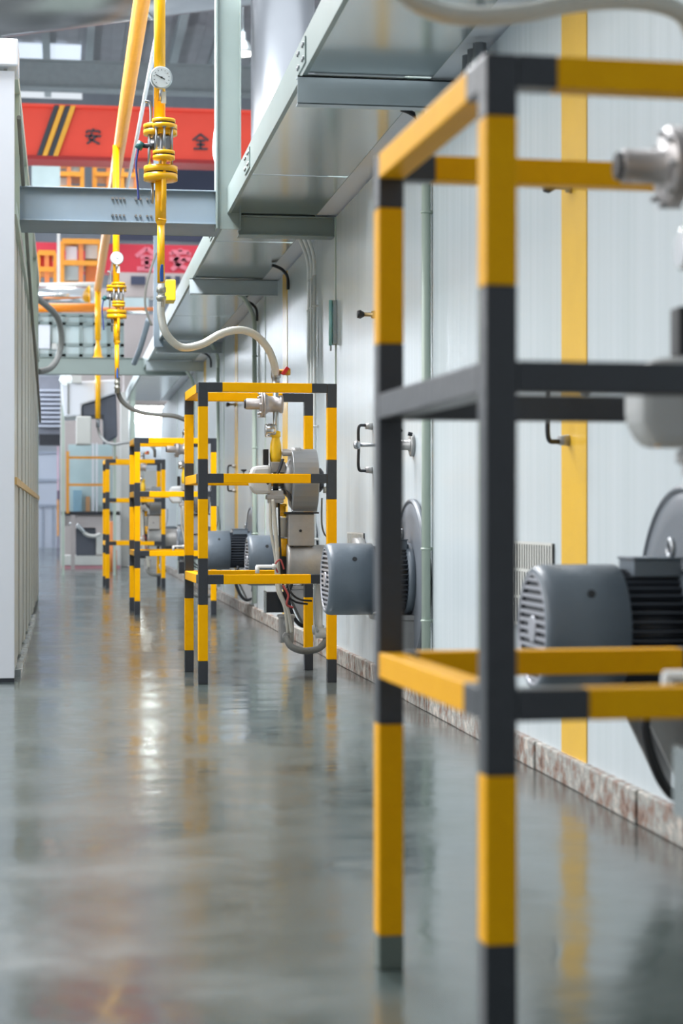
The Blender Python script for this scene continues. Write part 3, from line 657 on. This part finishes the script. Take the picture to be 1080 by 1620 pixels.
# ------------------------------------------------------------------ overhead cable tray
XL = 1.005; XR = 1.56; TZ = 2.78
g = thing('cable_tray', 'long galvanised cable tray running overhead along the wall to the far end', 'cable tray', (1.28, 2, TZ))
cuts = [3.0, 5.6, 8.0, 10.4, 12.95, 15.4, 17.8, 20.3, 23, 26, 31]
for a, b in zip(cuts[:-1], cuts[1:]):
    MB().box(XL + .004, XR, a + .004, b - .03, TZ, TZ + .004).done('tray_bottom', TRAY, g)
    MB().box(XL, XL + .004, a, b, TZ - .002, TZ + .15).box(XL - .0, XL + .03, a, b, TZ + .15, TZ + .154).box(XL, XL + .02, a, b, TZ - .005, TZ - .001).done('side_rail', BEAM, g)
    MB().box(XR, XR + .004, a, b, TZ, TZ + .15).done('side_rail', BEAM, g)
for yy in (8.0, 10.4, 12.95):
    m = MB().box(XL - .006, XL, yy - .13, yy + .13, TZ + .02, TZ + .13)
    m.m(1)
    for dy in (-.1, -.06, .06, .1):
        for dz in (.045, .105): m.cyl((XL - .013, yy + dy, TZ + dz), (XL - .005, yy + dy, TZ + dz), .009, 8)
    m.done('joint_plate', [BEAM, STEEL], g)
for yy, lb in ((8.0, 'nearest grey cross channel under the cable tray, beyond the nearest frame\'s top corner'), (14.95, 'grey cross channel under the tray just above the hose arch'), (20.3, 'short grey cross channel under the tray left of the hose'), (22.9, 'farthest grey cross channel under the tray')):
    o = MB().box(XL - .02, WX, yy, yy + .006, TZ - .125, TZ - .006).box(XL - .02, WX, yy, yy + .06, TZ - .012, TZ - .006).box(XL - .02, WX, yy, yy + .06, TZ - .127, TZ - .121).done('cross_channel', mat('channel_grey', (172, 184, 190), .4, .1))
    tag(o, lb, 'steel channel', 'cross channels under the tray')

# portal beams from the left enclosure to the wall
def ibeam(x0, x1, y, z0, z1, name, label, m, parts=True, depth=0):
    g = thing(name, label, 'steel beam', ((x0 + x1) / 2, y, z0))
    if depth: MB().box(x0, x1, y + .14, y + depth, z0, z0 + .01).box(x0, x1, y + depth - .01, y + depth, z0, z1).done('bottom_plate', m, g)
    MB().box(x0, x1, y + .03, y + .04, z0, z1).box(x0, x1, y, y + .14, z0, z0 + .008).box(x0, x1, y, y + .14, z1 - .008, z1).done('channel', m, g, .002)
    mm = MB()
    for px in (178, 184, 190, 196, 215, 222, 233, 239):
        for dz in (.045, .15): mm.cyl((X(px, y), y + .012, z0 + dz), (X(px, y), y + .03, z0 + dz), .008, 8)
    if parts: mm.done('bolt_heads', STEEL, g)
    return g
yb = 11.75
ibeam(-.30, X(352, yb), yb, Z(352, .4, yb), Z(298, .4, yb), 'cross_beam', 'blue-grey steel cross beam with bolts spanning from the left enclosure to the upright', BEAMB, True, .52)
ibeam(X(378, yb), WX + .0, yb, TZ - .13, TZ - .006, 'cross_beam', 'short pale green channel under the cable tray, right of the upright', BEAM, False)
o = MB().box(X(341, yb), X(380, yb), yb - .03, yb - .02, 2.68, 5.6).box(X(341, yb), X(341, yb) + .008, yb - .055, yb + .1, 2.68, 5.6).box(X(380, yb) - .008, X(380, yb), yb - .055, yb + .1, 2.68, 5.6).done('upright_post', BEAM)
tag(o, 'tall pale green steel upright left of the silver duct', 'steel post')
o = MB().box(.95, 1.05, 20.2, 20.27, 2.7, 6.0).done('upright_post', BEAMB); tag(o, 'thin grey steel hanger post beside the near yellow riser\'s lower end', 'steel post')
y3 = 24.2
ibeam(-.6, XR, y3, Z(592, .2, y3), Z(565, .2, y3), 'cross_beam', 'distant blurred grey cross beam above the far white machines', BEAM, False)

# grey cable loop beside the upright, yellow box beyond
o = MB().tube([PT(346, 175, 12), PT(340, 215, 12), PT(339, 245, 12), PT(347, 272, 12)], .011, 10).done('cable_loop', mat('pale_cable', (190, 200, 200), .5)); tag(o, 'pale cable bowing out left of the tall upright over the red crane beam', 'cable')
o = MB().tube([PT(247, 400, 19), PT(232, 450, 19), PT(230, 485, 19), PT(240, 515, 19)], .012, 10).done('cable_loop', CABLE); tag(o, 'thin grey cable bowing beside the grey hanger post', 'cable')
P = [PT(235, 505, 19.8), PT(222, 550, 20), PT(212, 575, 20.2)]
o = MB().tube(P, .03, 10).done('steel_brace', BEAMB); tag(o, 'slanting grey brace below the hanger post at the tray', 'brace')
o = MB().box(X(262, 15.2), X(278, 15.2), 15.2, 15.45, Z(475, .8, 15.2), Z(442, .8, 15.2)).done('junction_box', mat('yellow_box', (245, 205, 20), .4), bevel=.01); tag(o, 'bright yellow box behind the near riser\'s hose coupling beside the tray', 'box')

# silver vertical duct
yd = 17.4
xa, xb = X(397, yd), X(497, yd); rr_ = (xb - xa) / 2; xc = (xa + xb) / 2
g = thing('silver_duct', 'large shiny vertical round metal duct rising behind the cable tray', 'duct', (xc, yd, 2.9))
MB().cyl((xc, yd, 2.765), (xc, yd, 6.4), rr_, 48).done('duct_shell', mat('satin_duct', (150, 154, 160), .33, .95, .04, 3), g)
MB().torus((xc, yd, 2.785), 'z', rr_ + .01, .02, 48).done('base_ring', GALV, g)
# big oblique horizontal duct at the top left
pA = Vector(PT(-80, -55, 20.3)); pB = Vector(PT(480, -95, 18.2))
kz = .6
g = thing('overhead_duct', 'huge dull metal duct crossing the top left corner high overhead', 'duct', ((pA + pB) / 2))
pA = Vector(PT(-160, -12, 20.0)); pB = Vector(PT(560, -110, 18.3))
MB().cyl(pA, pB, .58, 56).done('duct_shell', mat('dull_duct', (140, 142, 146), .3, .9, .08, 3, .1, 5), g)
sv = pB - pA
m = MB()
for t_ in (.2, .55): m.cyl(pA + sv * t_, pA + sv * (t_ + .012), .60, 56)
m.done('joint_band', GALV, g)

# ------------------------------------------------------------------ left white enclosure
g = thing('equipment_enclosure', 'tall white panelled enclosure along the left picture edge', 'enclosure', (-1.2, 15, 0))
XE = -.262
fy = 10.45
MB().box(-2.4, XE, fy, fy + .05, .02, 3.32).done('front_panel', WHT, g, .004)
MB().box(-2.4, XE + .02, fy - .03, fy + .3, 3.34, 3.49).done('top_cap', WHT, g, .01)
MB().box(-2.4, XE, fy + .005, fy + .06, 0, .02).done('bottom_trim', BLK, g)
m = MB(); yy = fy + .05; k = 0
while yy < 20.4:
    m.box(XE - .05, XE - (.008 if k % 2 else .0), yy, yy + .58, .06, 1.08); m.box(XE - .05, XE - (.016 if k % 2 else .008), yy, yy + .56, 1.12, 2.55); yy += .6; k += 1
m.done('side_panel', SIDE, g)
MB().box(XE - .06, XE - .04, fy + .05, 20.5, 0, 3.4).done('inner_side', SIDE, g)
MB().box(XE - .05, XE + .012, fy + .05, 20.5, 1.075, 1.115).done('tape_strip', TAPE, g)
MB().box(XE - .04, XE + .025, fy + .4, 17, .0, .035).done('floor_channel', GALV, g)
m = MB().box(XE - .04, XE + .01, fy + .05, 20.5, 3.36, 3.44).box(XE - .04, XE + .01, fy + .05, 20.5, 2.55, 2.62)
for yy in (11.2, 13.5, 16, 18.3): m.box(XE - .04, XE + .01, yy, yy + .07, 2.6, 3.4)
m.box(-2.4, XE, 20.5, 20.55, 0, 3.4).box(-2.4, XE, fy + .05, 20.5, 3.40, 3.45)
m.done('top_frame', PGRN, g)
o = MB().tube([(XE + .02, 10.6, 3.1), (XE + .02, 13, 2.75), (XE + .02, 15.5, 2.45), (XE + .03, 19, 1.98), (XE + .02, 20.3, 1.9)], .012, 10).done('sagging_cable', CABLE); tag(o, 'long grey cable sagging along the side of the white enclosure', 'cable')
P = [PT(56, 470, 20.6), PT(88, 498, 21.3), PT(97, 530, 21.6), PT(93, 562, 21.6), PT(80, 582, 21), PT(60, 588, 20.6)]
o = MB().tube(P, .035, 10).done('flexible_hose', HOSED); tag(o, 'dark grey hose looping out from the far end of the white enclosure', 'hose')

# ------------------------------------------------------------------ crane beams
def stroke(m, pts, cx, y, cz, s, w, d=.02):
    for (a, b), (c_, e) in pts:
        p = Vector((cx + a * s, 0, cz + b * s)); q = Vector((cx + c_ * s, 0, cz + e * s)); dd = (q - p).normalized(); nn = Vector((-dd.z, 0, dd.x)) * w / 2
        m.prism([((p - nn).x, (p - nn).z), ((q - nn).x, (q - nn).z), ((q + nn).x, (q + nn).z), ((p + nn).x, (p + nn).z)], 'y', y - d, y)
AN = [((0, .5), (0, .36)), ((-.4, .34), (.4, .34)), ((-.4, .34), (-.44, .2)), ((.4, .34), (.4, .2)), ((-.5, .02), (.5, .02)), ((-.08, .22), (-.28, -.16)), ((-.28, -.16), (.4, -.48)), ((.24, .02), (-.4, -.48))]
QUAN = [((0, .5), (-.5, .1)), ((0, .5), (.5, .1)), ((-.3, .08), (.3, .08)), ((-.26, -.18), (.26, -.18)), ((-.45, -.46), (.45, -.46)), ((0, .08), (0, -.46))]
cy = 32.0
cz0 = Z(248, 0, cy); cz1 = Z(166, 0, cy)
g = thing('crane_girder', 'bright red overhead crane girder with black Chinese characters and slanted stripes', 'crane girder', (0, cy, cz0))
MB().box(-3.7, 7.5, cy, cy + .5, cz0, cz1).box(-3.7, 7.5, cy - .05, cy + .55, cz1 - .05, cz1).done('girder_web', RED, g)
MB().box(-3.7, 7.5, cy - .06, cy + .56, cz0 - .06, cz0).done('lower_flange', mat('dark_red', (150, 30, 30), .5), g)
m = MB()
def slant(px0, w_, mi):
    m.m(mi); xb0 = X(px0, cy); xt0 = X(px0 + 28, cy); ww = w_ / F * cy
    m.prism([(xb0, cz0), (xb0 + ww, cz0), (xt0 + ww, cz1 - .02), (xt0, cz1 - .02)], 'y', cy - .06, cy)
for p_, mi in ((58, 0), (67, 1), (76, 0), (84, 1)): slant(p_, 7.5, mi)
m.done('hazard_stripes', [BLK, mat('stripe_ochre', (222, 160, 50), .5)], g)
m = MB(); stroke(m, AN, X(147.5, cy), cy - .001, (cz0 + cz1) / 2 - .08, .26, .032); m.done('character', BLK, g)
m = MB(); stroke(m, QUAN, X(317, cy), cy - .001, (cz0 + cz1) / 2 - .12, .26, .032); m.done('character', BLK, g)
cy2 = 44.0
q0 = Z(430, 0, cy2); q1 = Z(384, 0, cy2)
g = thing('crane_girder', 'distant crimson crane girder with faded pale lettering, below the bright red one', 'crane girder', (0, cy2, q0))
MB().box(-4, 7.5, cy2, cy2 + .5, q0, q1).done('girder_web', RED2, g)
m = MB(); stroke(m, QUAN, X(232, cy2), cy2 - .001, (q0 + q1) / 2, .5, .1); m.done('character', PINK, g)
m = MB(); stroke(m, AN, X(285, cy2), cy2 - .001, (q0 + q1) / 2, .5, .1); m.done('character', PINK, g)

# high bay lamp
lp = PT(384, 85, 40)
g = thing('high_bay_lamp', 'small bright bell-shaped hall lamp beside the silver duct at the top', 'lamp', lp)
MB().lathe(lp, 'z', [(0, .27), (.05, .26), (.2, .16), (.3, .08), (.45, .07)], 24).cyl((lp[0], lp[1], lp[2] + .4), (lp[0], lp[1], 13.5), .02, 8).done('lamp_shade', GALV, g)
MB().lathe((lp[0], lp[1], lp[2] - .03), 'z', [(0, .18), (.03, .25)], 24).done('lamp_lens', LAMP, g)

# ------------------------------------------------------------------ distant platforms and machines
def pbox(px0, px1, py0, py1, y, dep, m, name, label=None, cat=None, parent=None, group=None, bevel=0):
    x0, x1 = X(px0, y), X(px1, y); xm = (x0 + x1) / 2
    o = MB().box(x0, x1, y, y + dep, Z(py1, xm, y), Z(py0, xm, y)).done(name, m, parent, bevel)
    if label: tag(o, label, cat, group)
    return o
# navy cladding block and pale panels behind the red girder
pbox(262, 420, 252, 312, 50, 1.0, NAVY, 'wall_cladding', 'dark navy cladding panel below the red girder, right of the yellow riser', 'panel')
pbox(180, 345, 366, 382, 46, .5, NAVY, 'crane_trolley_rail', 'dark rail strip just above the crimson girder', 'rail')
pbox(50, 95, 262, 296, 40, .6, GLASSY, 'panel_board', 'pale green-grey panel under the left end of the red girder', 'panel')
def rack(px0, px1, py0, py1, y, rows, cols, label, fill=()):
    x0, x1 = X(px0, y), X(px1, y); xm = (x0 + x1) / 2; z0 = Z(py1, xm, y); z1 = Z(py0, xm, y)
    g = thing('steel_platform', label, 'platform', (xm, y, z0)); t_ = .09
    for i in range(cols + 1):
        x = x0 + (x1 - x0) * i / cols
        for dy in (0, .9): MB().box(x - t_ / 2, x + t_ / 2, y + dy, y + dy + t_, z0, z1).done('upright', ORNG if i % 2 else PORG, g)
    for k_ in range(rows + 1):
        z = z0 + (z1 - z0) * k_ / rows
        MB().box(x0, x1, y - .02, y + .95, z - .05, z + .05).done('deck', PORG, g)
    for (a, b, c_, e, mm) in fill:
        xa_ = x0 + (x1 - x0) * a; xb_ = x0 + (x1 - x0) * b
        MB().box(xa_, xb_, y + .1, y + .8, z0 + (z1 - z0) * c_, z0 + (z1 - z0) * e).done('cabinet', mm, g)
    return g
rack(98, 158, 382, 450, 38, 2, 2, 'orange steel platform with shelves left of the slanting gas main', [(.05, .45, .1, .45, GLASSY), (.1, .4, .55, .9, WHT), (.62, 1.0, .02, .55, ORNG), (.62, .98, .62, .95, OFFW)])
rack(60, 88, 400, 452, 38.5, 2, 2, 'small orange platform with a red box at the enclosure\'s far end', [(.1, .8, .5, .95, RED)])
rack(88, 130, 252, 298, 42, 2, 2, 'orange lattice platform under the red girder\'s striped end', [(.1, .6, .1, .4, OFFW), (.5, .9, .55, .8, GLASSY)])
rack(150, 215, 252, 300, 43, 2, 3, 'orange and grey platform seen between the pipes under the red girder', [(.4, .7, .1, .8, GLASSY), (.75, .95, .1, .6, OFFW)])
pbox(90, 95, 366, 452, 37, .15, OFFW, 'white_post', 'thin white post left of the orange shelved platform', 'post')
pbox(185, 335, 432, 470, 42, .6, BEIG, 'pale_parapet', 'pale parapet with dark windows under the crimson girder', 'parapet')
for i_, (a, b, tx) in enumerate(((207, 230, 'left, widest'), (262, 270, 'middle, narrow'), (277, 285, 'right, narrow'))):
    pbox(a, b, 437, 450, 41.95, .05, NAVY, 'dark_window', 'dark window in the pale parapet, %s of the three' % tx, 'window', group='parapet windows')
pbox(60, 235, 470, 490, 36, .5, GLASSY, 'pale_parapet', 'pale grey-green panel strip behind the second riser\'s valves', 'parapet')
struct(MB().box(X(98, 38), X(200, 38), 37.9, 45, 0, Z(456, .3, 38)).done('wall_gallery', BEIG, origin=(0, 0, 0)))
# insulated pipe and orange pipe on it
g = thing('insulated_pipe', 'shiny silver insulated pipe with yellow end flange, lying level at the far left', 'pipe', PT(100, 466, 30))
MB().cyl(PT(50, 466, 30), PT(143, 466, 30), .13, 28).done('pipe_shell', ALU, g)
MB().cyl(PT(143, 466, 30), PT(147, 466, 30), .10, 28).done('pipe_end', OFFW, g)
MB().cyl(PT(140, 468, 30), PT(142.5, 468, 30), .16, 28).done('end_flange', PYEL, g)
o = MB().cyl(PT(50, 455, 30.3), PT(152, 453, 30.3), .07, 16).done('white_pipe', OFFW); tag(o, 'white pipe above the silver insulated pipe', 'pipe')
o = MB().cyl(PT(50, 487, 29.8), PT(152, 487, 29.8), .07, 16).done('orange_pipe', mat('deep_orange', (226, 130, 20), .4)); tag(o, 'orange pipe right under the silver insulated pipe', 'pipe')
o = MB().cyl(PT(160, 489, 31), PT(245, 489, 31), .03, 12).done('orange_pipe', ORNG); tag(o, 'thin orange pipe crossing behind the second riser', 'pipe')
# glazed platform below
g = thing('glazed_cabin', 'pale glazed cabin hanging above the distant cross beam', 'cabin', PT(110, 562, 31))
y = 31
xs0, xs1 = X(50, y), X(196, y)
z0, z1 = Z(566, 0, y), Z(498, 0, y)
MB().box(xs0, xs1, y + .05, y + 1.2, z0, z1).done('cabin_body', GLASSY, g)
m = MB()
for px in (60, 80, 101, 128, 150, 172, 193): m.box(X(px, y) - .03, X(px, y) + .03, y, y + .05, z0, z1)
for py in (498, 512, 545, 562): m.box(xs0, xs1, y, y + .05, Z(py, 0, y) - .025, Z(py, 0, y) + .025)
m.done('frame', BEAM, g)
MB().box(X(82, y), X(90, y), y - .05, y + .04, Z(553, 0, y), Z(544, 0, y)).done('white_box', OFFW, g)
MB().box(X(60, y), X(79, y), y - .03, y + .045, Z(552, 0, y), Z(515, 0, y)).done('bright_pane', WHT, g)
pbox(196, 330, 498, 640, 34.5, .6, BEIG, 'warm_grey_partition', 'plain warm grey partition to the left of the hanging tray', 'partition')
pbox(150, 158, 498, 566, 29, .3, PGRN, 'white_post', 'pale post behind the third riser', 'post') if False else None
# white duct machine under the far beam
g = thing('exhaust_machine', 'white exhaust hood machine with tapered duct under the distant cross beam', 'machine', PT(140, 705, 29))
y = 29
def pp(px, py): 
    x = X(px, y); return (x, Z(py, x, y))
MB().prism([pp(96, 605), pp(184, 600), pp(184, 622), pp(150, 634), pp(129, 640), pp(129, 658), pp(102, 660), pp(100, 645)], 'y', y, y + 1.2).done('hood', WHT, g, .03)
MB().prism([pp(130, 640), pp(150, 634), pp(184, 622), pp(186, 690), pp(165, 700), pp(164, 657), pp(130, 657)], 'y', y + .1, y + 1.1).done('duct_throat', mat('throat_shade_slate', (88, 94, 108), .5), g, .02)  # slate colour paints in the dark shade on the white duct
MB().box(X(114, y), X(129, y), y - .1, y, Z(606, .2, y), Z(595, .2, y)).done('top_cap', OFFW, g)
MB().cyl((X(104, y), y - .02, Z(600, .2, y)), (X(104, y), y + .6, Z(600, .2, y)), .1, 20).done('round_port', GALV, g)
MB().box(X(120, y), X(144, y), y - .3, y + .3, Z(704, .2, y), Z(660, .2, y)).done('control_box', OFFW, g, .02)
MB().box(X(107, y), X(109, y), y - .02, y + .02, Z(655, .2, y), Z(606, .2, y)).done('seam', CABLE, g)
for px in (98, 180):
    MB().box(X(px, y), X(px + 4, y), y + .2, y + .5, 0, Z(640, .2, y)).done('support_leg', PGRN, g)
g = thing('louvred_unit', 'grey louvred cooling unit high beside the enclosure\'s far end', 'machine', PT(78, 680, 40))
y = 40
MB().box(X(52, y), X(97, y), y, y + 1.5, Z(690, 0, y), Z(596, 0, y)).done('housing', mat('slate_grey', (128, 132, 142), .5), g)
m = MB()
for i in range(9): m.box(X(60, y), X(96, y), y - .12, y, Z(620 + i * 7, 0, y), Z(617 + i * 7, 0, y))
m.done('louvre', BLW, g)
MB().box(X(62, y), X(95, y), y - .3, y + .1, Z(705, 0, y), Z(688, 0, y)).done('underside_gear', DARKM, g)
# far doors
g = thing('sectional_door', 'pale blue-white sectional door at the far end of the aisle', 'door', (X(75, 55), 55, 0))
y = 55
MB().box(X(40, y), X(94, y), y, y + .2, 0, Z(718, 0, y)).done('door_leaf', BLW, g)
m = MB()
for py in (716, 760, 800): m.box(X(40, y), X(94, y), y - .05, y, Z(py, 0, y) - .04, Z(py, 0, y) + .04)
for px in (68, 84): m.box(X(px, y) - .03, X(px, y) + .03, y - .04, y, 0, Z(800, 0, y))
m.done('rib', mat('rib_blue_grey', (160, 170, 186), .5), g)
o = MB().m(0).box(X(90, 45), X(93, 45), 45, 45.1, Z(848, 0, 45), Z(790, 0, 45)).m(1).box(X(90.5, 45), X(92.5, 45), 45, 45.1, Z(790, 0, 45), Z(705, 0, 45)).m(2).box(X(90, 45), X(94, 45), 44.98, 45.1, Z(790, 0, 45), Z(776, 0, 45)).box(X(90.5, 45), X(92.5, 45), 45.0, 45.1, 0, Z(848, 0, 45)).done('marker_pole', [PORG, mat('pole_pink', (214, 170, 186), .5), mat('pole_mauve', (110, 96, 116), .5)])
tag(o, 'slim pink and orange pole standing at the far end of the aisle', 'pole')
# white framed loading machine
y = 33
g = thing('loading_machine', 'white framed machine with orange guard rail and worktable at the end of the aisle', 'machine', (X(145, y), y, 0))
zt = Z(812, .4, y)
for px in (99, 186): 
    for dy in (0, 1.1): MB().box(X(px, y) - .04, X(px, y) + .04, y + dy, y + dy + .08, 0, Z(600, .4, y) if px == 99 else Z(700, .4, y)).done('column', OFFW, g)
MB().box(X(97, y), X(190, y), y, y + 1.2, zt - .03, zt + .03).done('worktable', DARKM, g)
MB().box(X(100, y), X(190, y), y + .05, y + 1.1, zt - .22, zt - .03).done('apron', BEIG, g)
MB().box(X(97, y), X(190, y), y - .05, y + 1.2, 0.06, .22).done('base_frame', OFFW, g)
MB().box(X(97, y), X(190, y), y - .04, y + 1.2, 0, .05).done('red_base_strip', mat('faded_red', (196, 140, 148), .5), g)
MB().box(X(120, y), X(152, y), y + .2, y + .9, .22, Z(835, .4, y)).done('gear_housing', mat('dark_slate', (80, 84, 94), .5), g, .02)
MB().box(X(152, y), X(170, y), y + .1, y + .8, .25, Z(845, .4, y)).done('white_drive_box', OFFW, g, .02)
P = [PT(112, 829, 32.9), PT(121, 830, 32.9), PT(128, 836, 32.9), PT(133, 843, 32.9)]
MB().tube(P[1:], .035, 12).done('chrome_pipe', ALU, g)
MB().lathe(P[0], 'y', [(0, .02), (.03, .035), (.06, .03)], 16).done('chrome_knob', ALU, g)
MB().tube([P[3], PT(140, 847, 32.9), PT(150, 848, 32.9), PT(158, 845, 32.9)], .03, 12).done('white_hose', OFFW, g)
MB().box(X(112, y), X(118, y), y - .6, y - .5, 0, zt - .03).done('front_leg', BEIG, g)
m = MB().box(X(104.5, y), X(109.5, y), y - .05, y, zt, Z(714, .4, y)).box(X(108, y), X(185, y), y - .03, y, Z(726, .4, y), Z(722, .4, y)).box(X(108, y), X(166, y), y - .03, y, Z(769, .4, y), Z(765, .4, y))
m.done('guard_rail', PORG, g)
MB().box(X(108, y), X(180, y), y + .9, y + .95, zt, Z(700, .4, y)).done('back_screen', GLASSY, g)
MB().box(X(116, y), X(130, y), y + .5, y + .85, zt, Z(775, .4, y)).done('blue_bin', mat('bin_blue', (140, 180, 200), .5), g)
MB().box(X(136, y), X(143, y), y + .4, y + .8, zt, Z(785, .4, y)).done('brown_part', mat('part_brown', (180, 140, 100), .5), g)
m = MB()
for px in (146, 152): m.box(X(px, y), X(px + 3, y), y + .3, y + .4, zt, Z(700, .4, y))
m.done('white_mast', WHT, g)
o = MB().lathe((X(176, 31), 31, 0.0), 'z', [(0, .09), (.35, .09), (.36, .07), (.8, .06), (.82, .02)], 16).done('traffic_cone', ORNG) 
tag(o, 'small orange bollard glimpsed through the farthest guard frame', 'bollard')
# pillars and panels at the end of the wall
for a, b, lb in ((191, 204, 'pale pillar left of the guard frame beyond the middle one'), (206, 214, 'narrow pale green pillar directly behind that frame\'s near post')):
    pbox(a, b, 620, 896 if a < 200 else 894, 34, .4, PGRN if a > 200 else OFFW, 'pillar', lb, 'pillar')
o = MB().box(X(215, 35), X(330, 35), 35, 36.5, 0, 1.75).done('cabinet_row', OFFW); tag(o, 'off-white tall cabinet behind the two farthest guard frames', 'cabinet')
